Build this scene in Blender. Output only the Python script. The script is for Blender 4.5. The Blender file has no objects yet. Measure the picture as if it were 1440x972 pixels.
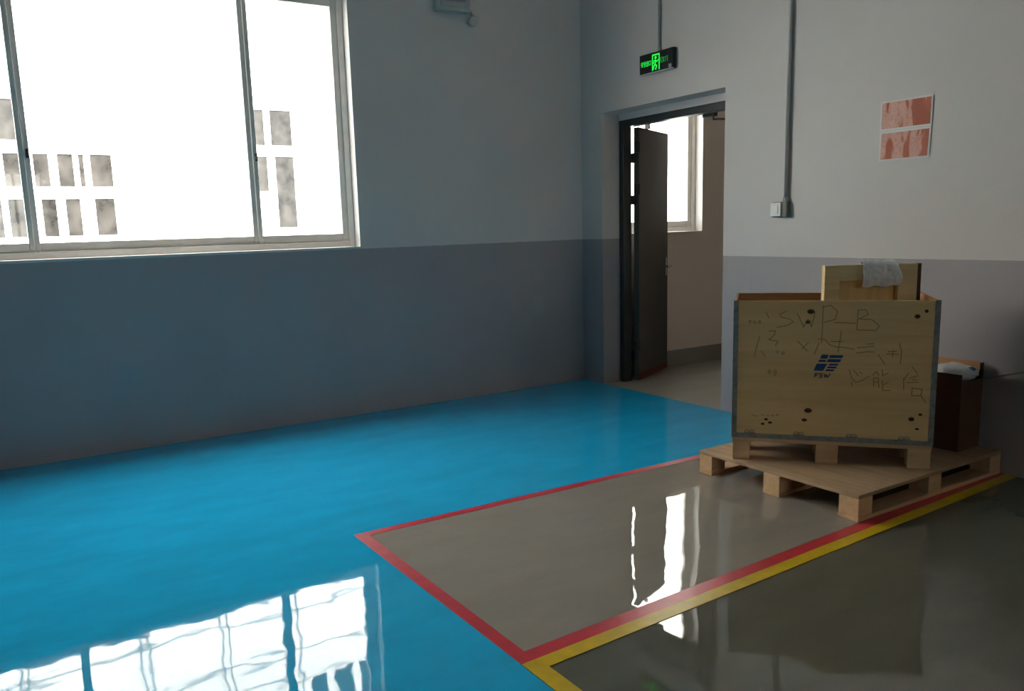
import bpy, bmesh, math, random
from mathutils import Vector, Matrix, noise

S = bpy.context.scene
col = S.collection
R_ = math.radians
rng = random.Random(7)

# ---------------------------------------------------------------- camera
YAW, PITCH, ROLL = 0.5539, 0.1639, -0.0310
cam = bpy.data.cameras.new('camera')
cam.sensor_width = 36.0
cam.lens = 1143.0 / 1440.0 * 36.0
cam.shift_x, cam.shift_y = 25.25 / 1440.0, 23.28 / 1440.0
cam.clip_start, cam.clip_end = 0.05, 200
cam_ob = bpy.data.objects.new('camera', cam)
col.objects.link(cam_ob)
fw = Vector((math.sin(YAW) * math.cos(PITCH), math.cos(YAW) * math.cos(PITCH), -math.sin(PITCH)))
r0 = Vector((math.cos(YAW), -math.sin(YAW), 0))
u0 = r0.cross(fw)
r1 = math.cos(ROLL) * r0 + math.sin(ROLL) * u0
u1 = -math.sin(ROLL) * r0 + math.cos(ROLL) * u0
m3 = Matrix((r1, u1, -fw)).transposed()
cam_ob.matrix_world = Matrix.Translation((-4.8841, -6.2174, 1.5)) @ m3.to_4x4()
S.camera = cam_ob

# ---------------------------------------------------------------- sky, sun, exposure
W = bpy.data.worlds.new('overcast_sky')
S.world = W
W.use_nodes = True
bg = W.node_tree.nodes['Background']
bg.inputs[0].default_value = (1.0, 0.97, 0.93, 1)
bg.inputs[1].default_value = 11.6
sun = bpy.data.lights.new('sun', 'SUN')
sun.energy = 42.0
sun.angle = R_(8)
sun.color = (1.0, 0.95, 0.88)
sun_ob = bpy.data.objects.new('sun', sun)
sun_ob.rotation_euler = Vector((0.25, 0.75, -0.62)).to_track_quat('-Z', 'Y').to_euler()
sun_ob.location = (-6, -14, 14)
col.objects.link(sun_ob)
def portal(name, x0, x1, z0, z1, y=0.22, rx=-90):
    a = bpy.data.lights.new(name, 'AREA')
    a.shape = 'RECTANGLE'; a.size = x1 - x0; a.size_y = z1 - z0
    a.cycles.is_portal = True
    o = bpy.data.objects.new(name, a)
    o.location = ((x0 + x1) / 2, y, (z0 + z1) / 2)
    o.rotation_euler = (R_(rx), 0, 0)
    col.objects.link(o)
portal('window_portal', -5.33, -2.29, 1.4, 3.34)
portal('window_portal', -4.68, -3.32, 1.4, 3.34, -18.19, 90)  # portal of the added fill window
portal('window_portal', 0.47, 1.58, 1.4, 3.34)
S.view_settings.view_transform = 'Standard'
S.view_settings.look = 'None'
S.view_settings.exposure = 0.0
S.view_settings.gamma = 1.0
S.view_settings.use_curve_mapping = False
S.cycles.max_bounces = 12
S.cycles.diffuse_bounces = 6
S.cycles.glossy_bounces = 5
S.cycles.transparent_max_bounces = 12
S.cycles.sample_clamp_indirect = 6.0
S.cycles.caustics_reflective = False
S.cycles.caustics_refractive = False
S.cycles.use_denoising = True
S.cycles.blur_glossy = 0.5

# ---------------------------------------------------------------- materials
def lin(c):
    return tuple((v / 12.92 if v <= 0.04045 else ((v + 0.055) / 1.055) ** 2.4) for v in c)
class N:
    """small node helper"""
    def __init__(s, name):
        s.m = bpy.data.materials.new(name); s.m.use_nodes = True
        s.t = s.m.node_tree; s.b = s.t.nodes['Principled BSDF']
        s._c = None
    def new(s, typ, **kw):
        n = s.t.nodes.new(typ)
        for k, v in kw.items(): setattr(n, k, v)
        return n
    def link(s, a, b): s.t.links.new(a, b)
    def coord(s):
        if s._c is None: s._c = s.new('ShaderNodeTexCoord').outputs['Object']
        return s._c
    def mapped(s, scale, rot=(0, 0, 0)):
        mp = s.new('ShaderNodeMapping'); mp.inputs['Scale'].default_value = scale; mp.inputs['Rotation'].default_value = rot
        s.link(s.coord(), mp.inputs['Vector']); return mp.outputs[0]
    def noise(s, scale, detail=4, rough=0.55, vec=None, dist=0.0):
        n = s.new('ShaderNodeTexNoise'); n.inputs['Scale'].default_value = scale
        n.inputs['Detail'].default_value = detail; n.inputs['Roughness'].default_value = rough
        n.inputs['Distortion'].default_value = dist
        s.link(vec if vec is not None else s.coord(), n.inputs['Vector']); return n.outputs['Fac']
    def ramp(s, fac, stops):
        r = s.new('ShaderNodeValToRGB'); e = r.color_ramp.elements
        while len(e) < len(stops): e.new(0.5)
        for i, (p, c) in enumerate(stops):
            e[i].position = p; e[i].color = (c[0], c[1], c[2], 1)
        s.link(fac, r.inputs[0]); return r.outputs[0]
    def mix(s, fac, a, b, mode='MIX'):
        n = s.new('ShaderNodeMix', data_type='RGBA', blend_type=mode)
        if isinstance(fac, (int, float)): n.inputs[0].default_value = fac
        else: s.link(fac, n.inputs[0])
        for v, k in ((a, 6), (b, 7)):
            if isinstance(v, tuple): n.inputs[k].default_value = (v[0], v[1], v[2], 1)
            else: s.link(v, n.inputs[k])
        return n.outputs[2]
    def math(s, op, a, b=None):
        n = s.new('ShaderNodeMath', operation=op)
        for v, k in ((a, 0), (b, 1)):
            if v is None: continue
            if isinstance(v, (int, float)): n.inputs[k].default_value = v
            else: s.link(v, n.inputs[k])
        return n.outputs[0]
    def xyz(s):
        n = s.new('ShaderNodeSeparateXYZ'); s.link(s.coord(), n.inputs[0]); return n.outputs
    def box(s, ax, lo0, hi0, bx, lo1, hi1):
        o = s.xyz()
        f = s.math('MULTIPLY', s.math('GREATER_THAN', o[ax], lo0), s.math('LESS_THAN', o[ax], hi0))
        g = s.math('MULTIPLY', s.math('GREATER_THAN', o[bx], lo1), s.math('LESS_THAN', o[bx], hi1))
        return s.math('MULTIPLY', f, g)
    def bump(s, h, strength, dist):
        n = s.new('ShaderNodeBump'); n.inputs['Strength'].default_value = strength; n.inputs['Distance'].default_value = dist
        s.link(h, n.inputs['Height']); s.link(n.outputs[0], s.b.inputs['Normal'])
    def base(s, c):
        if isinstance(c, tuple): s.b.inputs['Base Color'].default_value = (c[0], c[1], c[2], 1)
        else: s.link(c, s.b.inputs['Base Color'])
    def set(s, **kw):
        for k, v in kw.items():
            i = s.b.inputs[k.replace('_', ' ')]
            if isinstance(v, (int, float)): i.default_value = v
            else: s.link(v, i)
        return s.m

def plain(name, c, rough=0.5, metal=0.0, var=0.12, scale=18, bump=0.0):
    n = N(name)
    f = n.noise(scale, 4)
    n.base(n.ramp(f, [(0.3, tuple(v * (1 - var) for v in c)), (0.7, tuple(min(1, v * (1 + var)) for v in c))]))
    if bump: n.bump(n.noise(scale * 4, 3), bump, 0.002)
    return n.set(Roughness=rough, Metallic=metal)

def wood(name, c, dark, axis=0, rough=0.65, fine=1.0):
    n = N(name)
    sc = [22 * fine, 22 * fine, 22 * fine]; sc[axis] = 1.6 * fine
    v = n.mapped(tuple(sc))
    a = n.noise(1.0, 6, 0.6, v, 0.6)
    b = n.noise(3.2, 3)
    g = n.ramp(a, [(0.3, dark), (0.55, c), (0.8, tuple(min(1, x * 1.12) for x in c))])
    n.base(n.mix(n.math('MULTIPLY', b, 0.5), g, tuple(x * 0.8 for x in c)))
    n.bump(a, 0.15, 0.002)
    return n.set(Roughness=rough)

WALL0 = (0.72, 0.665, 0.635)
DADO0 = (0.395, 0.362, 0.368)
def wall_mat(name, right=False, k=1.0):
    n = N(name)
    WALL = tuple(v * k for v in WALL0); DADO = tuple(v * k for v in DADO0)
    o = n.xyz()
    big = n.noise(1.3, 5, 0.6)
    up = n.ramp(big, [(0.3, tuple(v * 0.95 for v in WALL)), (0.7, tuple(v * 1.03 for v in WALL))])
    lo = n.ramp(big, [(0.3, tuple(v * 0.94 for v in DADO)), (0.7, tuple(v * 1.05 for v in DADO))])
    wob = n.math('MULTIPLY', n.math('SUBTRACT', n.noise(9, 2), 0.5), 0.006)
    z = n.math('ADD', o[2], wob)
    if right:
        lim = n.math('ADD', 1.229, n.math('MULTIPLY', n.math('GREATER_THAN', o[1], -1.0), 0.135))
        mask = n.math('LESS_THAN', z, lim)
        c = n.mix(mask, up, lo)
        # repainted patch beside the doorway
        p = n.box(1, -2.02, -1.80, 2, 0.9, 1.17)
        c = n.mix(n.math('MULTIPLY', p, n.math('MULTIPLY', n.noise(7, 3), 0.5)), c, tuple(v * 1.12 for v in DADO))
    else:
        mask = n.math('LESS_THAN', z, 1.364)
        c = n.mix(mask, up, lo)
        # two patches of paler filler near the corner
        for (x0, x1, z0, z1) in ((-0.57, -0.465, 1.0, 1.08), (-0.585, -0.475, 0.70, 0.87)):
            c = n.mix(n.math('MULTIPLY', n.box(0, x0, x1, 2, z0, z1), 0.22), c, (0.55, 0.56, 0.6))
    n.base(c)
    n.bump(n.noise(55, 4), 0.10, 0.004)
    return n.set(Roughness=0.62)
M = {}
M['wall_left'] = wall_mat('painted plaster two tone', k=1.14)  # same paint as the door wall, lightened to stand in for extra light
M['wall_rear'] = wall_mat('painted plaster rear', k=0.75)
M['wall_right'] = wall_mat('painted plaster two tone door wall', right=True)
def corridor_mat():
    n = N('corridor plaster'); o = n.xyz()
    c = n.mix(n.math('LESS_THAN', o[2], 0.165), (0.71, 0.635, 0.575), (0.24, 0.228, 0.215))
    n.base(c); n.bump(n.noise(55, 4), 0.1, 0.004)
    return n.set(Roughness=0.65)
M['corridor'] = corridor_mat()
M['white_paint'] = plain('white reveal paint', (0.74, 0.73, 0.71), 0.55, var=0.04, scale=5, bump=0.1)
M['ceiling'] = plain('ceiling paint', (0.68, 0.66, 0.63), 0.8, var=0.04, scale=3)

def epoxy(name, c, var, rough, spec, speck=0.0):
    n = N(name)
    a = n.noise(2.2, 6, 0.62, n.mapped((1.0, 2.6, 1.0), (0, 0, 0.5)))
    b = n.noise(160, 2)
    cc = n.ramp(a, [(0.28, tuple(v * (1 - var) for v in c)), (0.72, tuple(v * (1 + var) for v in c))])
    if speck: cc = n.mix(n.math('MULTIPLY', n.math('GREATER_THAN', b, 0.62), speck), cc, tuple(v * 1.5 for v in c))
    n.base(cc)
    # the wavy skin of trowelled self-levelling resin
    w1 = n.noise(3.5, 2, 0.5); w2 = n.noise(0.9, 1, 0.5)
    n.bump(n.math('ADD', n.math('MULTIPLY', w1, 0.35), w2), 0.42, 0.010)
    rr = n.ramp(n.noise(5, 5, 0.65), [(0.35, (rough,) * 3), (0.8, (rough * 1.8,) * 3)])
    n.link(rr, n.b.inputs['Roughness'])
    n.b.inputs['Specular IOR Level'].default_value = spec
    return n.m
M['blue_floor'] = epoxy('blue epoxy floor', (0.010, 0.41, 0.73), 0.10, 0.022, 0.45)
M['grey_floor'] = epoxy('grey epoxy floor', (0.315, 0.28, 0.24), 0.07, 0.012, 0.85, 0.10)
M['dark_floor'] = epoxy('greenish grey epoxy floor', (0.115, 0.115, 0.09), 0.10, 0.014, 0.85, 0.25)
M['corridor_floor'] = epoxy('corridor concrete floor', (0.42, 0.40, 0.35), 0.06, 0.12, 0.5)
M['red_tape'] = plain('red floor tape', (0.50, 0.025, 0.045), 0.28, var=0.12, scale=14)
M['yellow_tape'] = plain('yellow floor tape', (0.66, 0.44, 0.015), 0.28, var=0.12, scale=14)
M['pvc'] = plain('off white pvc', (0.86, 0.81, 0.76), 0.35, var=0.05, scale=8)
M['dark_metal'] = plain('dark grey painted steel', (0.028, 0.032, 0.034), 0.4, 0.0, var=0.12, scale=8)
M['leaf'] = plain('dark olive grey steel', (0.040, 0.040, 0.036), 0.45, 0.0, var=0.12, scale=5)
M['steel'] = plain('galvanised steel strip', (0.26, 0.27, 0.26), 0.5, 0.25, var=0.25, scale=30)
M['chrome'] = plain('bright steel', (0.6, 0.6, 0.6), 0.25, 1.0, var=0.05)
M['grey_pipe'] = plain('grey steel conduit', (0.42, 0.41, 0.39), 0.4, 0.2, var=0.08)
M['box_grey'] = plain('shaded grey plastic box', (0.16, 0.16, 0.155), 0.5, var=0.08)  # grey darkened to carry the shade on the box's exposed part
M['white_plastic'] = plain('white plastic', (0.78, 0.76, 0.73), 0.35, var=0.03)
M['grey_plastic'] = plain('light grey plastic', (0.56, 0.57, 0.56), 0.4, var=0.05)
M['black_plastic'] = plain('black plastic', (0.006, 0.007, 0.007), 0.3, var=0.1)
M['red_dark'] = plain('dark red rubber', (0.12, 0.01, 0.012), 0.6)
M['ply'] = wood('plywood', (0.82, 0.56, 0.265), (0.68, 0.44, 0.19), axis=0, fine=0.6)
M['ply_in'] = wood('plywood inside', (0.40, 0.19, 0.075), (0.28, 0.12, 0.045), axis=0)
M['deck'] = wood('pallet plywood deck', (0.46, 0.31, 0.18), (0.33, 0.21, 0.11), axis=1)
M['pine'] = wood('pine block', (0.74, 0.48, 0.265), (0.58, 0.36, 0.19), axis=0, fine=1.3)
M['pine_panel'] = wood('pale pine board', (0.84, 0.62, 0.30), (0.68, 0.46, 0.19), axis=2)
M['pine_rail'] = wood('pale pine batten', (0.86, 0.67, 0.36), (0.70, 0.50, 0.24), axis=0)
M['card'] = plain('shade-darkened brown card', (0.12, 0.055, 0.03), 0.85, var=0.10, scale=12, bump=0.1)  # carton card with the shade on its faces put into the colour
M['card_lit'] = plain('lit orange brown card', (0.50, 0.25, 0.11), 0.8, var=0.08, scale=12)  # lighter carton card, the light on the back flap put into the colour
M['card_grey'] = plain('grey card flap', (0.15, 0.145, 0.13), 0.8, var=0.08)
M['ink'] = plain('faded marker ink', (0.31, 0.195, 0.09), 0.8)
M['knot'] = plain('dark wood knot', (0.045, 0.022, 0.010), 0.8, var=0.4, scale=60)
M['smudge'] = plain('grime smudge', (0.54, 0.365, 0.17), 0.8, var=0.3, scale=90)
M['logo_blue'] = plain('blue stencil ink', (0.012, 0.06, 0.19), 0.7, var=0.2, scale=60)
M['logo_text'] = plain('dark blue grey stencil ink', (0.05, 0.075, 0.12), 0.7, var=0.2, scale=60)
M['blue_print'] = plain('blue print', (0.05, 0.17, 0.35), 0.5)

def plastic_bag():
    n = N('crumpled white plastic bag')
    a = n.noise(22, 5, 0.6)
    n.base(n.ramp(a, [(0.3, (0.75, 0.76, 0.76)), (0.65, (0.92, 0.92, 0.91))]))
    n.bump(n.noise(45, 4, 0.6), 0.5, 0.006)
    n.b.inputs['Subsurface Weight'].default_value = 0.0
    return n.set(Roughness=0.35)
M['bag'] = plastic_bag()

def glass(name):
    m = bpy.data.materials.new(name); m.use_nodes = True
    t = m.node_tree; t.nodes.remove(t.nodes['Principled BSDF'])
    out = t.nodes['Material Output']
    tr = t.nodes.new('ShaderNodeBsdfTransparent'); tr.inputs[0].default_value = (0.93, 0.95, 0.94, 1)
    gl = t.nodes.new('ShaderNodeBsdfGlossy'); gl.inputs['Roughness'].default_value = 0.02
    fr = t.nodes.new('ShaderNodeFresnel'); fr.inputs[0].default_value = 1.45
    mx = t.nodes.new('ShaderNodeMixShader')
    ge = t.nodes.new('ShaderNodeNewGeometry'); iv = t.nodes.new('ShaderNodeMath'); iv.operation = 'SUBTRACT'; iv.inputs[0].default_value = 1.0
    mu = t.nodes.new('ShaderNodeMath'); mu.operation = 'MULTIPLY'
    t.links.new(ge.outputs['Backfacing'], iv.inputs[1]); t.links.new(iv.outputs[0], mu.inputs[0]); t.links.new(fr.outputs[0], mu.inputs[1])
    t.links.new(mu.outputs[0], mx.inputs[0]); t.links.new(tr.outputs[0], mx.inputs[1]); t.links.new(gl.outputs[0], mx.inputs[2])
    t.links.new(mx.outputs[0], out.inputs[0])
    return m
M['glass'] = glass('window glass')
def emit(name, c, s):
    n = N(name); n.base((0.0, 0.0, 0.0))
    n.b.inputs['Emission Color'].default_value = (*c, 1); n.b.inputs['Emission Strength'].default_value = s
    f = n.noise(60, 2); n.link(n.ramp(f, [(0.2, tuple(v * .8 for v in c)), (0.8, c)]), n.b.inputs['Emission Color'])
    return n.set(Roughness=0.4)
M['exit_green'] = emit('lit exit sign green', (0.02, 1.0, 0.08), 1.1)
M['exit_green_dim'] = emit('lit exit sign dim green', (0.03, 1.0, 0.12), 0.45)
def notice_mat(name, seed):
    n = N(name)
    v = n.new('ShaderNodeMapping'); v.inputs['Scale'].default_value = (1, 15, 3.2); v.inputs['Location'].default_value = (0, seed, seed * .7)
    n.link(n.coord(), v.inputs['Vector'])
    a = n.noise(1.1, 3, 0.5, v.outputs[0], 0.5)
    # peeled pink and wrinkle glare painted in, paler towards one side of the sheet
    a = n.math('ADD', a, n.math('MULTIPLY', n.xyz()[1], 0.30))
    b = n.noise(70, 3)
    c = n.ramp(a, [(0.42, (0.33, 0.050, 0.012)), (0.49, (0.40, 0.080, 0.026)), (0.53, (0.66, 0.33, 0.25)), (0.8, (0.72, 0.42, 0.34))])
    c = n.mix(n.math('MULTIPLY', n.math('GREATER_THAN', b, 0.58), 0.35), c, (0.28, 0.10, 0.07))
    n.base(c)
    return n.set(Roughness=0.6)
M['notice_top'] = notice_mat('peeling red notice print with glare upper', 1.7)
M['notice_low'] = notice_mat('peeling red notice print with glare lower', 5.3)
M['facade'] = plain('white facade render', (0.80, 0.79, 0.77), 0.8, var=0.02, scale=2)
M['facade_line'] = plain('facade joint', (0.10, 0.10, 0.10), 0.8)
def dark_glass():
    n = N('far window glass')
    n.base(n.ramp(n.noise(2.5, 4), [(0.35, (0.006, 0.006, 0.006)), (0.7, (0.035, 0.032, 0.030))]))
    n.b.inputs['Specular IOR Level'].default_value = 0.3
    return n.set(Roughness=0.15)
M['far_glass'] = dark_glass()
M['ground'] = plain('pale concrete yard', (0.42, 0.41, 0.39), 0.9, var=0.06, scale=1)

# ---------------------------------------------------------------- mesh helpers
class B:
    """collects shapes in one bmesh, build() links it as ONE object"""
    def __init__(s): s.bm = bmesh.new()
    def box(s, x0, x1, y0, y1, z0, z1, bev=0.0, mtx=None):
        t = bmesh.new()
        bmesh.ops.create_cube(t, size=1.0)
        for v in t.verts:
            v.co = Vector((x0 + (v.co.x + .5) * (x1 - x0), y0 + (v.co.y + .5) * (y1 - y0), z0 + (v.co.z + .5) * (z1 - z0)))
        if bev: bmesh.ops.bevel(t, geom=list(t.edges), offset=bev, segments=2, affect='EDGES', profile=0.5)
        if mtx is not None: bmesh.ops.transform(t, matrix=mtx, verts=t.verts)
        s._join(t); return s
    def _join(s, t):
        me = bpy.data.meshes.new('tmp'); t.to_mesh(me); t.free(); s.bm.from_mesh(me); bpy.data.meshes.remove(me)
    def tube(s, pts, r, n=12, caps=True):
        rings = []
        P = [Vector(p) for p in pts]
        for i, p in enumerate(P):
            d = (P[min(i + 1, len(P) - 1)] - P[max(i - 1, 0)]).normalized()
            a = d.orthogonal().normalized() if i == 0 else (rings[-1][1] - d * rings[-1][1].dot(d)).normalized()
            b = d.cross(a)
            rr = r[i] if isinstance(r, (list, tuple)) else r
            rings.append(([s.bm.verts.new(p + rr * (math.cos(2 * math.pi * k / n) * a + math.sin(2 * math.pi * k / n) * b)) for k in range(n)], a))
        for (A, _), (C, _) in zip(rings, rings[1:]):
            for k in range(n):
                f = s.bm.faces.new((A[k], A[(k + 1) % n], C[(k + 1) % n], C[k])); f.smooth = True
        if caps:
            s.bm.faces.new(list(reversed(rings[0][0]))); s.bm.faces.new(rings[-1][0])
        return s
    def prism(s, poly, f0, f1):
        """poly 2-D, f0/f1 map a 2-D point to the two faces"""
        a = [s.bm.verts.new(f0(p)) for p in poly]; b = [s.bm.verts.new(f1(p)) for p in poly]
        s.bm.faces.new(a); s.bm.faces.new(list(reversed(b)))
        for i in range(len(poly)):
            j = (i + 1) % len(poly); s.bm.faces.new((a[j], a[i], b[i], b[j]))
        return s
    def grid(s, fn, nu, nv, smooth=True):
        V = [[s.bm.verts.new(fn(i / nu, j / nv)) for j in range(nv + 1)] for i in range(nu + 1)]
        for i in range(nu):
            for j in range(nv):
                f = s.bm.faces.new((V[i][j], V[i + 1][j], V[i + 1][j + 1], V[i][j + 1])); f.smooth = smooth
        return s
    def stroke(s, pts, w, y, f):
        """flat ribbon along 2-D points; f(p, y) -> 3-D"""
        for (a, b) in zip(pts, pts[1:]):
            d = Vector((b[0] - a[0], b[1] - a[1]))
            if d.length < 1e-6: continue
            d.normalize(); n = Vector((-d.y, d.x)) * w / 2; e = d * w * 0.4
            a2, b2 = Vector(a) - e, Vector(b) + e
            s.bm.faces.new([s.bm.verts.new(f(q, y)) for q in (a2 + n, b2 + n, b2 - n, a2 - n)])
        return s
    def ellipse(s, c, rx, ry, y, f, n=14):
        s.bm.faces.new([s.bm.verts.new(f((c[0] + rx * math.cos(2 * math.pi * k / n) * (1 + .1 * math.sin(3 * k)), c[1] + ry * math.sin(2 * math.pi * k / n)), y)) for k in range(n)])
        return s
    def build(s, name, mat, parent=None, recalc=True):
        if recalc: bmesh.ops.recalc_face_normals(s.bm, faces=s.bm.faces)
        me = bpy.data.meshes.new(name); s.bm.to_mesh(me); s.bm.free()
        me.materials.append(mat)
        o = bpy.data.objects.new(name, me); col.objects.link(o)
        if parent is not None: o.parent = parent
        return o
def tag(o, label=None, cat=None, group=None, kind=None):
    if label: o['label'] = label
    if cat: o['category'] = cat
    if group: o['group'] = group
    if kind: o['kind'] = kind
    return o
def empty(name, loc=(0, 0, 0), rz=0.0, parent=None):
    o = bpy.data.objects.new(name, None); o.empty_display_size = 0.1
    o.location = loc; o.rotation_euler = (0, 0, rz); col.objects.link(o)
    if parent is not None: o.parent = parent
    return o
def struct(o): o['kind'] = 'structure'; return o

def pierced_wall(name, mat, axis, d0, d1, u0, u1, z0, z1, holes):
    """wall slab with real openings; axis 'y': spans x, thickness y; axis 'x': spans y, thickness x"""
    us = sorted({u0, u1} | {h[0] for h in holes} | {h[1] for h in holes})
    zs = sorted({z0, z1} | {h[2] for h in holes} | {h[3] for h in holes})
    def solid(i, j):
        if i < 0 or j < 0 or i >= len(us) - 1 or j >= len(zs) - 1: return False
        u, z = (us[i] + us[i + 1]) / 2, (zs[j] + zs[j + 1]) / 2
        return not any(h[0] < u < h[1] and h[2] < z < h[3] for h in holes)
    b = B(); cache = {}
    def V(u, d, z):
        k = (u, d, z)
        if k not in cache: cache[k] = b.bm.verts.new((u, d, z) if axis == 'y' else (d, u, z))
        return cache[k]
    for i in range(len(us) - 1):
        for j in range(len(zs) - 1):
            if not solid(i, j): continue
            a, c, e, g = us[i], us[i + 1], zs[j], zs[j + 1]
            for d in (d0, d1): b.bm.faces.new((V(a, d, e), V(c, d, e), V(c, d, g), V(a, d, g)))
            for (di, dj, p, q) in ((-1, 0, (a, e), (a, g)), (1, 0, (c, e), (c, g)), (0, -1, (a, e), (c, e)), (0, 1, (a, g), (c, g))):
                if not solid(i + di, j + dj):
                    b.bm.faces.new((V(p[0], d0, p[1]), V(q[0], d0, q[1]), V(q[0], d1, q[1]), V(p[0], d1, p[1])))
    return struct(b.build(name, mat))

# ---------------------------------------------------------------- the room
XL, YF, ZC = -14.0, -18.0, 4.6
WX0, WX1, WZ0, WZ1 = -5.36, -2.273, 1.373, 3.35            # big window opening
CX0, CX1, CZ0, CZ1 = 0.45, 1.60, 1.392, 3.35                # corridor window opening
DY0, DY1, DZ = -1.754, -0.298, 2.49                         # doorway recess

fl = B()
fl.box(XL, 0, YF, 0.24, -0.12, -0.0005)
floor = struct(fl.build('floor', M['dark_floor']))
def slab(name, poly, mat, z0, z1, parent):
    b = B(); b.prism(poly, lambda p: (p[0], p[1], z1), lambda p: (p[0], p[1], z0)); return b.build(name, mat, parent)
slab('blue_floor_coating', [(-5.9, YF), (-3.458, YF), (-3.458, -2.54), (0, -2.585), (0, 0), (XL, 0), (XL, -2.54), (-5.9, -2.54)], M['blue_floor'], -0.001, 0.0008, floor)
slab('grey_floor_coating', [(-3.458, -2.54), (-3.458, -4.02), (0, -3.91), (0, -2.585)], M['grey_floor'], -0.001, 0.0010, floor)
T0, T1 = 0.0006, 0.0020
slab('red_floor_line', [(-3.464, -2.531), (0, -2.575), (0, -2.632), (-3.400, -2.588)], M['red_tape'], T0, T1, floor)
slab('red_floor_line', [(-3.464, -2.531), (-3.400, -2.588), (-3.400, -3.962), (-3.456, -4.030)], M['red_tape'], T0, T1, floor)
slab('red_floor_line', [(-3.456, -4.030), (-3.400, -3.962), (0, -3.848), (0, -3.916)], M['red_tape'], T0, T1, floor)
slab('yellow_floor_line', [(-3.456, -4.030), (0, -3.916), (0, -3.980), (-3.385, -4.094)], M['yellow_tape'], T0, T1, floor)
slab('yellow_floor_line', [(-3.456, -4.030), (-3.385, -4.094), (-3.380, -9.0), (-3.455, -9.0)], M['yellow_tape'], T0, T1, floor)

pierced_wall('wall_left', M['wall_left'], 'y', 0.0, 0.24, XL, 0.0, 0.0, ZC, [(WX0, WX1, WZ0, WZ1)])
pierced_wall('wall_right', M['wall_right'], 'x', 0.0, 0.2, YF, 0.0, 0.0, ZC, [(DY0, DY1, 0.0, DZ)])
pierced_wall('wall_right_core', M['wall_right'], 'x', 0.2, 0.32, YF, 0.0, 0.0, ZC, [(DY0, DY1, 0.0, 2.43)])['kind'] = 'structure'
bpy.data.objects['wall_right_core'].name = 'wall_doorway'
pierced_wall('wall_front', M['wall_rear'], 'y', YF - 0.2, YF, XL, 4.4, -0.12, ZC, [(-4.70, -3.30, WZ0, WZ1)])  # opening cut for the added fill window
pierced_wall('wall_far', M['wall_rear'], 'x', XL - 0.2, XL, YF, 0.24, -0.12, ZC, [])
pierced_wall('wall_corridor', M['corridor'], 'y', 0.0, 0.24, 0.0, 4.2, 0.0, ZC, [(CX0, CX1, CZ0, CZ1)])
pierced_wall('wall_corridor_end', M['corridor'], 'x', 4.2, 4.4, YF, 0.24, -0.12, ZC, [])
pierced_wall('wall_corridor_side', M['corridor'], 'y', -4.4, -4.2, 0.32, 4.2, 0.0, ZC, [])
b = B(); b.box(XL - 0.2, 4.4, YF - 0.2, 0.55, ZC, ZC + 0.25); struct(b.build('ceiling', M['ceiling']))
b = B(); b.box(0.0, 4.2, YF, 0.24, -0.12, 0.0); struct(b.build('floor_corridor', M['corridor_floor']))

def lining(name, x0, x1, z0, z1):
    """white painted reveal lining the opening, a hair proud of the plaster"""
    b = B(); t = 0.004
    b.box(x0, x0 + t, -0.001, 0.235, z0, z1); b.box(x1 - t, x1, -0.001, 0.235, z0, z1)
    b.box(x0 + t, x1 - t, -0.001, 0.235, z1 - t, z1)
    b.box(x0 + t, x1 - t, -0.003, 0.235, z0, z0 + 0.008)
    return struct(b.build(name, M['white_paint']))
lining('trim_1', WX0, WX1, WZ0, WZ1)
lining('trim_2', CX0, CX1, CZ0, CZ1)

def window(name, x0, x1, z0, z1, mull, yf=0.10):
    w = struct(empty(name, ((x0 + x1) / 2, yf, z0)))
    ox, oz = w.location.x, z0
    def part(n, mat, parent, boxes, bev=0.004):
        b = B()
        for q in boxes: b.box(q[0] - ox, q[1] - ox, q[2] - yf, q[3] - yf, q[4] - oz, q[5] - oz, bev)
        return b.build(n, mat, parent)
    x0 += 0.005; x1 -= 0.005; z0 += 0.010; z1 -= 0.005
    f = 0.048
    part('window_frame', M['pvc'], w, [(x0, x0 + f, yf, yf + .08, z0, z1), (x1 - f, x1, yf, yf + .08, z0, z1),
                                       (x0 + f, x1 - f, yf, yf + .08, z0, z0 + f), (x0 + f, x1 - f, yf, yf + .08, z1 - f, z1)])
    xs = [x0 + f] + mull + [x1 - f]
    for i in range(len(xs) - 1):
        a, c = xs[i], xs[i + 1]
        s0 = 0.05 if i == 0 else 0.034
        s1 = 0.05 if i == len(xs) - 2 else 0.034
        yo = yf + (0.014 if i % 2 == 0 else 0.030)
        e, g = z0 + f, z1 - f
        sash = part('sash', M['pvc'], w, [(a, a + s0, yo, yo + .04, e, g), (c - s1, c, yo, yo + .04, e, g),
                                          (a + s0, c - s1, yo, yo + .04, e, e + .06), (a + s0, c - s1, yo, yo + .04, g - .06, g)])
        part('pane', M['glass'], sash, [(a + s0 - .004, c - s1 + .004, yo + .018, yo + .022, e + .056, g - .056)], 0)
        if i > 0: part('handle', M['dark_metal'], sash, [(a + .010, a + .030, yo - .02, yo, e + .62, e + .68), (a + .014, a + .026, yo - .034, yo - .018, e + .635, e + .655)], 0.003)
    return w
window('window_1', WX0, WX1, WZ0, WZ1, [-4.575, -3.060])
window('window_2', CX0, CX1, CZ0, CZ1, [])

window('added_fill_window', -4.70, -3.30, WZ0, WZ1, [-4.0], YF - 0.17)  # unseen window added behind the camera to brighten the window wall

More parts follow.
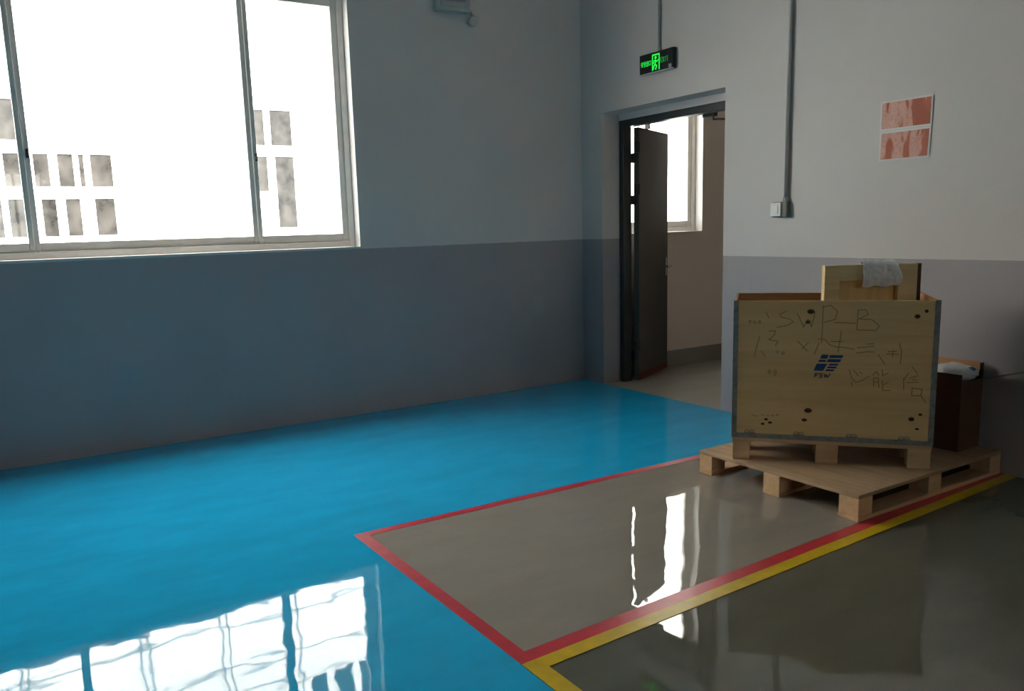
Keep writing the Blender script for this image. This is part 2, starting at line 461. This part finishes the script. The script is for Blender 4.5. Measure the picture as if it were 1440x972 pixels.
# ---------------------------------------------------------------- door
door = struct(empty('door_1', (0.2, -1.026, 0.0)))
b = B()
fy0, fy1 = DY0 + 1.026, DY1 + 1.026
b.box(0.002, 0.10, fy1 - 0.06, fy1 - 0.001, 0.001, 2.428, 0.004)
b.box(0.002, 0.10, fy0 + 0.001, fy0 + 0.06, 0.001, 2.428, 0.004)
b.box(0.002, 0.10, fy0 + 0.06, fy1 - 0.06, 2.368, 2.428, 0.004)
b.build('door_frame', M['dark_metal'], door)
# leaf swung out into the corridor; local x runs from the hinge edge to the free edge
HX, HY = 0.325, -0.395
leaf_m = Matrix.Translation((HX - 0.2, HY + 1.026, 0)) @ Matrix.Rotation(math.atan2(-0.05 - HY, 1.02 - HX), 4, 'Z')
LW, LH = 0.785, 2.368
b = B(); b.box(0.0, LW, -0.025, 0.025, 0.012, LH, 0.004, leaf_m); leaf = b.build('door_leaf', M['leaf'], door)
b = B(); b.box(0.02, LW - 0.02, -0.029, -0.0255, 0.012, 0.075, 0.001, leaf_m); b.build('kick_strip', M['red_dark'], leaf)
b = B()
b.box(LW - 0.075, LW - 0.035, -0.031, -0.025, 0.97, 1.15, 0.002, leaf_m)
b.tube([leaf_m @ Vector((LW - .055, -.028, 1.06)), leaf_m @ Vector((LW - .055, -.075, 1.06)), leaf_m @ Vector((LW - .06, -.085, 1.06)), leaf_m @ Vector((LW - .17, -.085, 1.06))], 0.009)
tag(b.build('handle', M['chrome'], leaf), 'bright steel lever handle')
for z in (0.30, 1.76, 2.14):
    b = B()
    b.box(0.300 - 0.2, 0.345 - 0.2, -0.424 + 1.026, -0.388 + 1.026, z, z + 0.10, 0.002)
    b.tube([(0.112, -0.394 + 1.026, z - .09), (0.112, -0.394 + 1.026, z + .10)], 0.008)
    b.box(0.301 - 0.2, 0.325 - 0.2, -0.398 + 1.026, -0.352 + 1.026, z - 0.09, z - 0.003, 0.002)
    b.build('hinge', M['dark_metal'], door)
# closer arm left hanging under the frame head
b = B()
b.box(0.104, 0.15, -0.33, -0.20, 2.345, 2.40, 0.006)
b.tube([(0.13, -0.30, 2.345), (0.13, -0.30, 2.322), (0.14, -0.36, 2.318), (0.16, -0.50, 2.300)], 0.008)
b.build('closer_arm', M['dark_metal'], door)
b = B(); b.box(0.20, 0.245, -0.045, -0.005, LH - 0.001, LH + 0.045, 0.004, leaf_m)
tag(b.build('top_bracket', M['grey_plastic'], leaf), 'pale grey bracket on top of the leaf')

# ---------------------------------------------------------------- things on the walls
# exit sign with its conduit
ex = empty('exit_sign', (0.0, -1.04, 2.72))
tag(ex, 'black wall sign with lit green running man over the doorway', 'exit sign')
b = B(); b.box(-0.034, -0.002, -0.20, 0.20, 0.0, 0.158, 0.004); b.build('housing', M['black_plastic'], ex)
b = B(); b.box(-0.037, -0.0345, -0.198, 0.198, -0.006, 0.004, 0.001); tag(b.build('bottom_trim', M['grey_plastic'], ex), 'pale grey lower edge trim')
b = B(); b.box(-0.042, -0.034, -0.20, -0.142, 0.002, 0.156, 0.002); b.build('end_block', M['black_plastic'], ex)
b = B(); b.box(-0.0435, -0.042, -0.185, -0.152, 0.004, 0.034, 0.0); tag(b.build('test_button_plate', M['grey_pipe'], ex), 'small grey test button plate')
# face coordinates: p = (to the right, up) seen from the room -> world y runs to the left
F = lambda p, y: (-0.0345 - y, -p[0], p[1])
b = B()
for pts, w in (([(-.042, .018), (-.042, .135), (.036, .135), (.036, .018)], .012),       # door outline
               ([(-.004, .088), (-.012, .062), (.006, .045), (-.004, .022)], .014), ([(-.012, .062), (-.026, .045), (-.03, .026)], .012),
               ([(-.026, .088), (-.008, .092), (.012, .078)], .010), ([(-.024, .088), (-.030, .070)], .009), ([(.012, .08), (.022, .09)], .009)):
    b.stroke(pts, w, 0.0006, F)
b.ellipse((-.006, .112), .013, .013, 0.0006, F)
b.build('running_man', M['exit_green'], ex)
def glyphs(b, x, z, w, h, segs, lw):
    for s in segs: b.stroke([(x + p[0] * w, z + p[1] * h) for p in s], lw, 0.0006, F)
b = B()
AN = [[(.5, 1), (.5, .85)], [(.05, .82), (.95, .82)], [(.05, .82), (.05, .66)], [(.95, .82), (.95, .66)], [(0, .45), (1, .45)], [(.45, .7), (.2, .3), (.8, 0)], [(.7, .45), (.5, .18), (.1, 0)]]
QUAN = [[(.5, 1), (0, .55)], [(.5, 1), (1, .55)], [(.2, .55), (.8, .55)], [(.25, .3), (.75, .3)], [(.5, .55), (.5, 0)], [(.05, 0), (.95, 0)]]
CHU = [[(.5, 1), (.5, 0)], [(.15, .9), (.15, .55), (.85, .55), (.85, .9)], [(.05, .4), (.05, 0), (.95, 0), (.95, .4)]]
KOU = [[(.1, .85), (.9, .85), (.9, .1), (.1, .1), (.1, .85)]]
for k, g in enumerate((AN, QUAN, CHU, KOU)): glyphs(b, -.178 + k * .031, .062, .026, .040, g, .0042)
tag(b.build('left_lettering', M['exit_green'], ex), 'green lettering left of the figure')
b = B()
E_ = [[(.9, 1), (.1, 1), (.1, 0), (.9, 0)], [(.1, .5), (.75, .5)]]; X_ = [[(.05, 1), (.95, 0)], [(.95, 1), (.05, 0)]]
I_ = [[(.5, 1), (.5, 0)]]; TT = [[(0, 1), (1, 1)], [(.5, 1), (.5, 0)]]
for k, g in enumerate((E_, X_, I_, TT)): glyphs(b, .052 + k * .023, .064, .017, .036, g, .0045)
tag(b.build('right_lettering', M['exit_green_dim'], ex), 'dimmer green lettering right of the figure')
b = B(); b.tube([(-0.016, -0.015, 0.158), (-0.016, -0.015, ZC - 2.722)], 0.010)
b.tube([(-0.016, -0.015, 0.156), (-0.016, -0.015, 0.19)], 0.014)
tag(b.build('sign_conduit', M['grey_pipe'], ex), 'thin grey conduit rising from the sign')

# switch
sw = empty('wall_switch', (0.0, -2.29, 1.51))
tag(sw, 'small white switch plate on the right wall at the foot of the grey conduit', 'switch')
b = B(); b.box(-0.045, -0.002, -0.082, 0.045, 0.0, 0.108, 0.006); b.build('back_box', M['box_grey'], sw)
b = B(); b.box(-0.056, -0.0455, -0.040, 0.050, 0.006, 0.104, 0.004); b.build('switch_plate', M['white_plastic'], sw)
b = B(); b.box(-0.061, -0.0555, -0.018, 0.028, 0.026, 0.086, 0.003); b.build('rocker', M['white_plastic'], sw)
cd = B(); cd.tube([(-0.019, -2.343, 1.619), (-0.019, -2.343, ZC - 0.002)], 0.0135)
cd.tube([(-0.019, -2.343, 1.618), (-0.019, -2.343, 1.652)], 0.019)
cd = cd.build('conduit', M['grey_pipe'])
tag(cd, 'grey electrical conduit running up the right wall from the white switch', 'conduit')
for z in (3.4, 4.3):
    b = B(); b.box(-0.035, -0.001, -2.362, -2.324, z, z + 0.02, 0.003); b.build('saddle_clip', M['grey_pipe'], cd)

# two peeling red notice sheets, glare painted into the print
def notice(name, z0, z1, y0, y1, mat, label, skew):
    r = empty(name, (0.0, (y0 + y1) / 2, z0)); tag(r, label, 'notice', 'red notices on the right wall')
    yc = (y0 + y1) / 2; h = z1 - z0; w = y1 - y0
    def sheet(inset, off):
        def fn(u, v):
            y = -w / 2 + inset + u * (w - 2 * inset); z = inset + v * (h - 2 * inset)
            k = noise.noise(Vector((y * 14, z * 9 + z0 * 7, z0 * 3))) * 0.0035 * (1 if 0 < u < 1 and 0 < v < 1 else 0.2)
            return (-0.006 - off - max(k, -0.004), y + skew * (z / h), z)
        return fn
    b = B(); b.grid(sheet(0.0, 0.0), 16, 10); o = b.build('paper', M['white_plastic'], r)
    b = B(); b.grid(sheet(0.010, 0.0012), 16, 10); b.build('print', mat, r)
notice('wall_notice', 2.023, 2.200, -3.365, -3.032, M['notice_top'], 'upper of the two peeling red and pink sheets pasted on the right wall', 0.0)
notice('wall_notice', 1.838, 2.016, -3.358, -3.032, M['notice_low'], 'lower of the two peeling red and pink sheets pasted on the right wall', -0.004)

# louvred box high on the window wall with a lamp head below
vb = empty('louvred_wall_box', (-1.37, 0.0, 3.27))
tag(vb, 'grey louvred box high on the window wall, cut by the top of the photo', 'wall box')
b = B(); b.box(-0.155, 0.155, -0.07, -0.002, 0.0, 0.34, 0.008); b.build('box_body', M['grey_plastic'], vb)
b = B()
b.box(-0.155, -0.125, -0.082, -0.07, 0.0, 0.34, 0.003); b.box(0.115, 0.155, -0.082, -0.07, 0.0, 0.34, 0.003)
b.box(-0.125, 0.115, -0.082, -0.07, 0.0, 0.03, 0.003); b.box(-0.125, 0.115, -0.082, -0.07, 0.31, 0.34, 0.003)
b.build('box_rim', M['grey_plastic'], vb)
for k in range(7):
    b = B(); b.box(-0.12, 0.11, -0.006, 0.006, -0.014, 0.014, 0.0015, Matrix.Translation((0, -0.074, 0.055 + k * 0.038)) @ Matrix.Rotation(R_(35), 4, 'X'))
    b.build('slat', M['grey_plastic'], vb)
b = B(); b.tube([(0.155, -0.045, 0.03), (0.185, -0.045, 0.015), (0.195, -0.045, -0.02)], 0.010)
b.build('lamp_bracket', M['grey_plastic'], vb)
b = B(); b.tube([(0.195, -0.012, -0.055), (0.195, -0.03, -0.055), (0.195, -0.055, -0.057), (0.195, -0.075, -0.060)], [0.020, 0.036, 0.040, 0.036], 18)
b.build('lamp_head', M['grey_plastic'], vb)

# ---------------------------------------------------------------- pallet
PX0, PX1, PY0, PY1 = -1.352, -0.012, -3.890, -2.828
DW, DL = PX1 - PX0, PY1 - PY0
pal = empty('pallet', (PX0, PY0, 0.0))
tag(pal, 'low pine block pallet with a sheet deck standing on the red floor line', 'pallet')
b = B(); b.box(0, DW, 0, DL, 0.120, 0.140, 0.003); b.build('deck', M['deck'], pal)
for j, (y0, y1) in enumerate(((0, .115), (DL / 2 - .055, DL / 2 + .055), (DL - .10, DL))):
    b = B(); b.box(0, DW, y0, y1, 0.002, 0.024, 0.002); b.build('runner', M['pine'], pal)
    for (x0, x1) in ((0, .115), (DW / 2 - .06, DW / 2 + .06), (DW - .115, DW)):
        b = B(); b.box(x0 + .001, x1 - .001, y0 + .001, y1 - .001, 0.0245, 0.1195, 0.003); b.build('block', M['pine'], pal)

# pen strokes, print and knots on the crate front: (along the front, world height) in metres
HAND= [[(0.275, 0.998), (0.241, 0.979), (0.249, 0.964), (0.294, 0.954), (0.312, 0.939), (0.283, 0.919), (0.227, 0.907)], [(0.332, 0.985), (0.366, 0.91), (0.387, 0.954), (0.406, 0.911), (0.423, 0.992)], [(0.463, 1.029), (0.461, 0.824)], [(0.457, 1.019), (0.5, 1.029), (0.535, 0.998), (0.527, 0.955), (0.469, 0.936)], [(0.52, 0.936), (0.628, 0.933)], [(0.638, 1.004), (0.634, 0.9)], [(0.638, 1.004), (0.675, 1.007), (0.687, 0.98), (0.643, 0.956), (0.705, 0.954), (0.745, 0.92), (0.729, 0.895), (0.635, 0.897)], [(0.169, 0.991), (0.185, 0.96)], [(0.14, 0.86), (0.124, 0.801), (0.112, 0.741)], [(0.148, 0.774), (0.17, 0.745)], [(0.186, 0.886), (0.22, 0.888), (0.216, 0.866), (0.187, 0.838), (0.236, 0.83), (0.222, 0.803)], [(0.339, 0.831), (0.388, 0.778)], [(0.393, 0.823), (0.361, 0.791)], [(0.448, 0.824), (0.426, 0.761)], [(0.441, 0.845), (0.477, 0.843), (0.504, 0.812), (0.531, 0.803), (0.575, 0.801), (0.628, 0.79)], [(0.641, 0.8), (0.723, 0.809)], [(0.684, 0.82), (0.722, 0.823)], [(0.638, 0.771), (0.69, 0.779), (0.728, 0.778)], [(0.746, 0.764), (0.778, 0.714)], [(0.559, 0.89), (0.545, 0.774)], [(0.508, 0.832), (0.57, 0.833)], [(0.785, 0.769), (0.844, 0.768)], [(0.793, 0.781), (0.835, 0.784)], [(0.818, 0.789), (0.815, 0.755)], [(0.846, 0.825), (0.858, 0.785), (0.855, 0.718)], [(0.605, 0.679), (0.619, 0.633), (0.641, 0.608), (0.675, 0.622), (0.704, 0.645)], [(0.626, 0.679), (0.651, 0.647)], [(0.656, 0.667), (0.671, 0.658)], [(0.624, 0.587), (0.62, 0.61)], [(0.724, 0.652), (0.741, 0.672), (0.753, 0.65)], [(0.73, 0.591), (0.728, 0.636), (0.751, 0.637), (0.756, 0.585)], [(0.732, 0.614), (0.752, 0.614)], [(0.769, 0.683), (0.771, 0.65), (0.799, 0.664)], [(0.772, 0.624), (0.774, 0.569), (0.812, 0.57)], [(0.773, 0.598), (0.801, 0.616)], [(0.897, 0.667), (0.878, 0.634)], [(0.875, 0.64), (0.878, 0.576)], [(0.912, 0.702), (0.939, 0.668)], [(0.906, 0.641), (0.943, 0.655)], [(0.891, 0.615), (0.947, 0.62)], [(0.915, 0.632), (0.938, 0.633)], [(0.917, 0.545), (0.918, 0.587), (0.966, 0.582), (0.962, 0.546), (0.917, 0.545)], [(0.962, 0.546), (0.987, 0.509)]]
KNOT= [(0.401, 0.995, 0.0201, 0.013), (0.388, 0.939, 0.0142, 0.0106), (0.925, 0.971, 0.0142, 0.0118), (0.967, 0.999, 0.0094, 0.0094), (0.403, 0.443, 0.0212, 0.0142), (0.385, 0.388, 0.0153, 0.0094), (0.922, 0.416, 0.0153, 0.0118), (0.964, 0.443, 0.0106, 0.0071), (0.183, 0.383, 0.0106, 0.0071), (0.165, 0.356, 0.0106, 0.0071), (0.204, 0.365, 0.0118, 0.0071), (0.952, 0.363, 0.0106, 0.0059)]
LOGO= [[(0.465, 0.76), (0.501, 0.758), (0.491, 0.736), (0.455, 0.737)], [(0.452, 0.731), (0.489, 0.73), (0.484, 0.718), (0.446, 0.718)], [(0.439, 0.708), (0.493, 0.709), (0.474, 0.669), (0.425, 0.669)], [(0.507, 0.757), (0.573, 0.757), (0.567, 0.742), (0.5, 0.741)], [(0.497, 0.735), (0.563, 0.735), (0.557, 0.718), (0.489, 0.718)], [(0.506, 0.709), (0.55, 0.71), (0.545, 0.7), (0.5, 0.699)], [(0.497, 0.694), (0.542, 0.694), (0.538, 0.684), (0.493, 0.684)], [(0.49, 0.678), (0.532, 0.678), (0.526, 0.668), (0.483, 0.668)]]
FSW= [[(0.431, 0.633), (0.434, 0.653), (0.45, 0.653)], [(0.432, 0.643), (0.444, 0.643)], [(0.471, 0.653), (0.459, 0.653), (0.457, 0.645), (0.469, 0.643), (0.467, 0.633), (0.454, 0.633)], [(0.48, 0.652), (0.484, 0.633), (0.491, 0.647), (0.497, 0.633), (0.51, 0.653)]]
CLIP= [(0.095, 0.289), (0.357, 0.289), (0.63, 0.284), (0.891, 0.289)]
STAMP= [[(0.218, 0.78), (0.28, 0.756)], [(0.18, 0.679), (0.239, 0.635)], [(0.103, 0.406), (0.14, 0.402)], [(0.152, 0.413), (0.255, 0.404)], [(0.074, 0.95), (0.147, 0.928)]]
# ---------------------------------------------------------------- plywood crate
CA = math.atan2(-0.76572418, 0.64316909)
CW, CD = 1.03, 0.52
ZB, ZT = 0.283, 1.055           # world heights of the walls of the box
crate = empty('plywood_crate', (-1.346, -3.073, 0.140), CA)
tag(crate, 'open plywood crate with grey steel edges, marker writing and a blue printed logo', 'crate')
zb, zt = ZB - .14, ZT - .14
def cpart(name, mat, *boxes, bev=0.002, parent=crate):
    b = B()
    for q in boxes: b.box(*q, bev)
    return b.build(name, mat, parent)
# local x along the front, local y to the back
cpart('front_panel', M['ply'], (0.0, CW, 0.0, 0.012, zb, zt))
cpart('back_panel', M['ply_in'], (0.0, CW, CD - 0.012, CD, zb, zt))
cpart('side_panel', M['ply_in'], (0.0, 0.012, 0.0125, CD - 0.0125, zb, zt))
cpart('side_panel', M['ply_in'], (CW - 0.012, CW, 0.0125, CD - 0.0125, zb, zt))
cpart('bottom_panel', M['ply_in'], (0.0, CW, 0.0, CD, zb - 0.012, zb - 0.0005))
st = 0.024
cpart('steel_edge', M['steel'], (-0.004, st, -0.003, -0.0004, zb, zt + .002), (-0.004, -0.0006, -0.003, 0.03, zb, zt + .002), bev=0.0008)
cpart('steel_edge', M['steel'], (CW - st, CW + .004, -0.003, -0.0004, zb, zt + .002), (CW + .0006, CW + 0.004, -0.003, 0.03, zb, zt + .002), bev=0.0008)
cpart('steel_edge', M['steel'], (-0.004, CW + .004, -0.0036, -0.0008, zb - 0.012, zb + 0.016), bev=0.0008)
for x, z in CLIP:
    b = B(); f = lambda p, y: (p[0], -0.0042 - y, p[1])
    zz = zb + 0.008
    b.box(x - .030, x + .030, -0.0048, -0.0038, zz, zz + .014, 0.0005)
    for k in (-1, 1):
        b.tube([(x + k * .014 - .012, -0.006, zz + .010), (x + k * .014 - .008, -0.006, zz + .028), (x + k * .014 + .008, -0.006, zz + .028), (x + k * .014 + .012, -0.006, zz + .010)], 0.0022, 6)
    b.build('steel_clip', M['steel'], crate)
# base boards and feet
for y0, y1 in ((0.0, .10), (CD / 2 - .05, CD / 2 + .05), (CD - .10, CD)):
    cpart('base_board', M['pine'], (0.0, CW, y0 + .004, y1, zb - 0.034, zb - 0.0125))
    for x0, x1 in ((0.004, .098), (.45, .565), (CW - .115, CW - .004)):
        cpart('foot', M['pine'], (x0, x1, y0 + .006, y1, 0.001, zb - 0.0345))
# writing on the front
f = lambda p, y: (p[0], -0.0002 - y, p[1] - .14)
for pts in HAND:
    b = B(); b.stroke(pts, 0.0042, 0.0008, f); bmesh.ops.remove_doubles(b.bm, verts=b.bm.verts, dist=0.0002)
    b.build('pen_stroke', M['ink'], crate)
b = B()
for poly in LOGO: b.bm.faces.new([b.bm.verts.new(f(p, 0.0009)) for p in poly])
tag(b.build('printed_logo', M['logo_blue'], crate), 'slanted blue printed emblem')
b = B()
for pts in FSW: b.stroke(pts, 0.0058, 0.0009, f)
tag(b.build('printed_letters', M['logo_text'], crate), 'dark blue printed letters FSW')
for x, z, rx, rz in KNOT:
    b = B(); b.ellipse((x, z), rx * .95, rz * .95, 0.0007, f); b.build('wood_knot', M['knot'], crate)
for (x0, z1), (x1, z0) in STAMP:
    n = max(2, int((x1 - x0) / .024))
    for k in range(n):
        b = B()
        b.ellipse((x0 + (x1 - x0) * (k + .5) / n, (z0 + z1) / 2 + .004 * math.sin(5 * k)), .0105 + .0015 * math.sin(3 * k), max(.004, (z1 - z0) * (.40 + .14 * math.sin(7 * k))), 0.0005 + 0.00005 * k, f, 12)
        b.build('stamp_smudge', M['smudge'], crate)

# framed pine panel standing in the crate
pt = empty('framed_pine_panel', (0, 0, 0))
RA = CA + R_(14)
o3 = Matrix.Rotation(CA, 4, 'Z') @ Vector((0.478, 0.195, 0)) + Vector((-1.346, -3.073, ZB + 0.001))
pt.location = o3; pt.rotation_euler = (0, 0, RA)
tag(pt, 'pale framed pine panel standing inside the crate with its top showing', 'panel')
PW, PT = 0.505, 1.232 - ZB - 0.001
b = B(); b.box(0.0, PW, 0.0365, 0.050, 0.0, PT, 0.001); b.build('board', M['pine_panel'], pt)
for x0, x1 in ((0.0, 0.085), (PW - 0.105, PW)):
    b = B(); b.box(x0, x1, 0.0, 0.036, 0.0, PT, 0.003); b.build('stile', M['pine_rail'], pt)
b = B(); b.box(0.0855, PW - 0.1055, 0.010, 0.036, PT - 0.09, PT, 0.003); b.build('rail', M['pine_rail'], pt)
b = B(); b.box(0.0855, PW - 0.1055, 0.0, 0.036, 0.0, 0.10, 0.003); b.build('rail', M['pine_panel'], pt)
b = B(); b.box(PW + .0005, PW + .020, 0.002, 0.060, 0.0, PT, 0.002); tag(b.build('edge_strip', M['card'], pt), 'dark strip along the right edge')  # dark strip beside the right stile

# crumpled bag draped over the panel
def drape(u, v):
    # v runs from front hem up, over the top, down the back
    Wd, Hf, Hb = 0.200, 0.128, 0.10
    s = v * (Hf + 0.05 + Hb)
    top = PT + 0.006
    flare = 0.95 + 0.10 * math.sin(v * 5 + 1)
    x = 0.298 + (u - .5) * Wd * flare + 0.006 * math.sin(v * 11)
    if s < Hf: y, z = -0.016, top - (Hf - s)
    elif s < Hf + .05: y, z = -0.016 + (s - Hf) * 1.45, top + 0.012 * math.sin((s - Hf) / .05 * math.pi)
    else: y, z = 0.058, top - (s - Hf - .05)
    k = noise.noise(Vector((x * 22, z * 20, 1.3))) * 0.010 + noise.noise(Vector((x * 60, z * 55, 4.1))) * 0.005
    if s < Hf: y -= abs(k) + 0.004 + 0.018 * math.sin(min(1, s / Hf) * math.pi); z -= 0.005 * math.sin(u * 13) * (1 - s / Hf)
    elif s < Hf + .05: z += abs(k) * .9
    else: y += abs(k) + .003
    return (x, y, z)
b = B(); b.grid(drape, 26, 34)
bag = b.build('plastic_bag', M['bag'])
bag.location = pt.location; bag.rotation_euler = pt.rotation_euler
tag(bag, 'crumpled white plastic bag draped over the top of the framed panel', 'bag', 'plastic bags')
md = bag.modifiers.new('thickness', 'SOLIDIFY'); md.thickness = 0.0025; md.offset = 1.0

# ---------------------------------------------------------------- cardboard carton behind the crate
BX0, BX1, BY0, BY1, BZ0, BZ1 = -0.250, -0.022, -3.765, -3.330, 0.141, 0.592
ct = empty('cardboard_carton', (BX0, BY0, BZ0))
tag(ct, 'open brown cardboard carton on the pallet against the wall', 'carton')
w_, l_, h_ = BX1 - BX0, BY1 - BY0, BZ1 - BZ0
t = 0.006
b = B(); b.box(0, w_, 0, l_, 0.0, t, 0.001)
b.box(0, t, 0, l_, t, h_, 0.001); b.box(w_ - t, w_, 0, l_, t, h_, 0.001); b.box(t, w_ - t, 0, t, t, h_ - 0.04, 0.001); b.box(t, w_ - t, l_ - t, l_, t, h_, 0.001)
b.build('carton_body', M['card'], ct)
b = B(); b.box(w_ - 0.005, w_ - 0.001, 0.0, l_, h_ + 0.0005, h_ + 0.050, 0.001); tag(b.build('back_flap', M['card_lit'], ct), 'orange brown back flap standing up')
mt = Matrix.Translation((0.0, -0.001, h_ - 0.042)) @ Matrix.Rotation(R_(-17), 4, 'X')
b = B(); b.box(0.10, w_ - 0.004, -0.33, 0.0, -0.004, 0.0, 0.001, mt); tag(b.build('end_flap', M['card_grey'], ct), 'grey end flap folded out to the right')
b = B(); b.box(w_ - 0.035, w_ - 0.006, -0.004, 0.004, h_ - 0.04, h_ + 0.05, 0.001); b.build('shaded_flap_edge', M['black_plastic'], ct)  # edge of the end flap, its shade painted as black

bg_ = B()
def lump(u, v):
    th, ph = u * 2 * math.pi, v * math.pi
    d = Vector((math.sin(ph) * math.cos(th), math.sin(ph) * math.sin(th), math.cos(ph)))
    k = 1 + 0.22 * noise.noise(d * 2.2) + 0.10 * noise.noise(d * 6)
    return (d.x * 0.080 * k, d.y * 0.125 * k, d.z * 0.050 * k)
bg_.grid(lump, 28, 18)
bmesh.ops.remove_doubles(bg_.bm, verts=bg_.bm.verts, dist=0.0005)
bag2 = bg_.build('plastic_bag', M['bag'])
bag2.location = (-0.128, -3.660, 0.585)
tag(bag2, 'lumpy white bag with a blue print lying in the top of the carton', 'bag', 'plastic bags')
b = B()
def patch(u, v):
    x, y, z = lump(0.70 + 0.09 * u, 0.24 + 0.13 * v); return (x * 1.02, y * 1.02, z * 1.03 + .001)
b.grid(patch, 6, 5); tag(b.build('blue_print', M['blue_print'], bag2), 'blue printed patch')

# ---------------------------------------------------------------- outside
b = B(); b.box(-60, 60, 0.3, 60, -0.5, -0.3); struct(b.build('yard', M['ground']))
FY = 14.0
bd = empty('white_building', (0, FY, -0.3))
tag(bd, 'glaring white building with dark windows across the yard outside', 'building')
b = B(); b.box(-26, 26, 0.0, 8.0, 0.0, 14.5); b.build('facade_wall', M['facade'], bd)
def far_window(x0, x1, z0, z1, panes):
    z0 += .3; z1 += .3
    b = B(); f = .07
    b.box(x0 - f, x1 + f, -0.05, 0.0, z0 - f, z0); b.box(x0 - f, x1 + f, -0.05, 0.0, z1, z1 + f)
    b.box(x0 - f, x0, -0.05, 0.0, z0, z1); b.box(x1, x1 + f, -0.05, 0.0, z0, z1)
    for (p, q) in zip(panes, panes[1:]): b.box(p[1], q[0], -0.05, 0.0, z0, z1)
    w = b.build('window', M['facade'], bd)
    for p in panes:
        b = B(); b.box(p[0], p[1], -0.012, -0.002, max(z0, p[2] + .3) if len(p) > 2 else z0, z1); b.build('pane', M['far_glass'], w)
far_window(0.84, 1.93, 3.64, 4.48, [(.84, 1.25), (1.40, 1.93)])
far_window(0.90, 1.93, 1.66, 3.38, [(.90, 1.27, 2.55), (1.46, 1.93)])
far_window(-4.70, -2.22, 2.66, 3.35, [(-4.70, -4.42), (-4.30, -3.98), (-3.75, -3.46), (-3.29, -2.99), (-2.88, -2.78), (-2.65, -2.22)])
far_window(-4.70, -2.24, 1.60, 2.40, [(-4.70, -4.42), (-4.30, -3.98), (-3.68, -3.40), (-3.22, -2.93), (-2.64, -2.24)])
far_window(-4.70, -3.95, 3.62, 4.45, [(-4.70, -3.95)])
far_window(1.45, 3.4, 10.5, 12.2, [(1.45, 1.95), (2.15, 2.65), (2.8, 3.4)])
far_window(-4.8, -3.2, 10.6, 12.2, [(-4.8, -4.1), (-4.0, -3.2)])
for x in (-5.3, -5.16, -2.64, -2.48, -0.80, -0.60, 1.0, 1.2, 3.5):
    b = B(); b.box(x - .014, x + .014, -0.05, -0.005, 6.2, 14.4); b.build('downpipe', M['facade_line'], bd)
for z in (8.75, 9.9, 10.75):
    b = B(); b.box(-12, 12, -0.03, -0.001, z - .018, z + .018); b.build('facade_joint', M['facade_line'], bd)
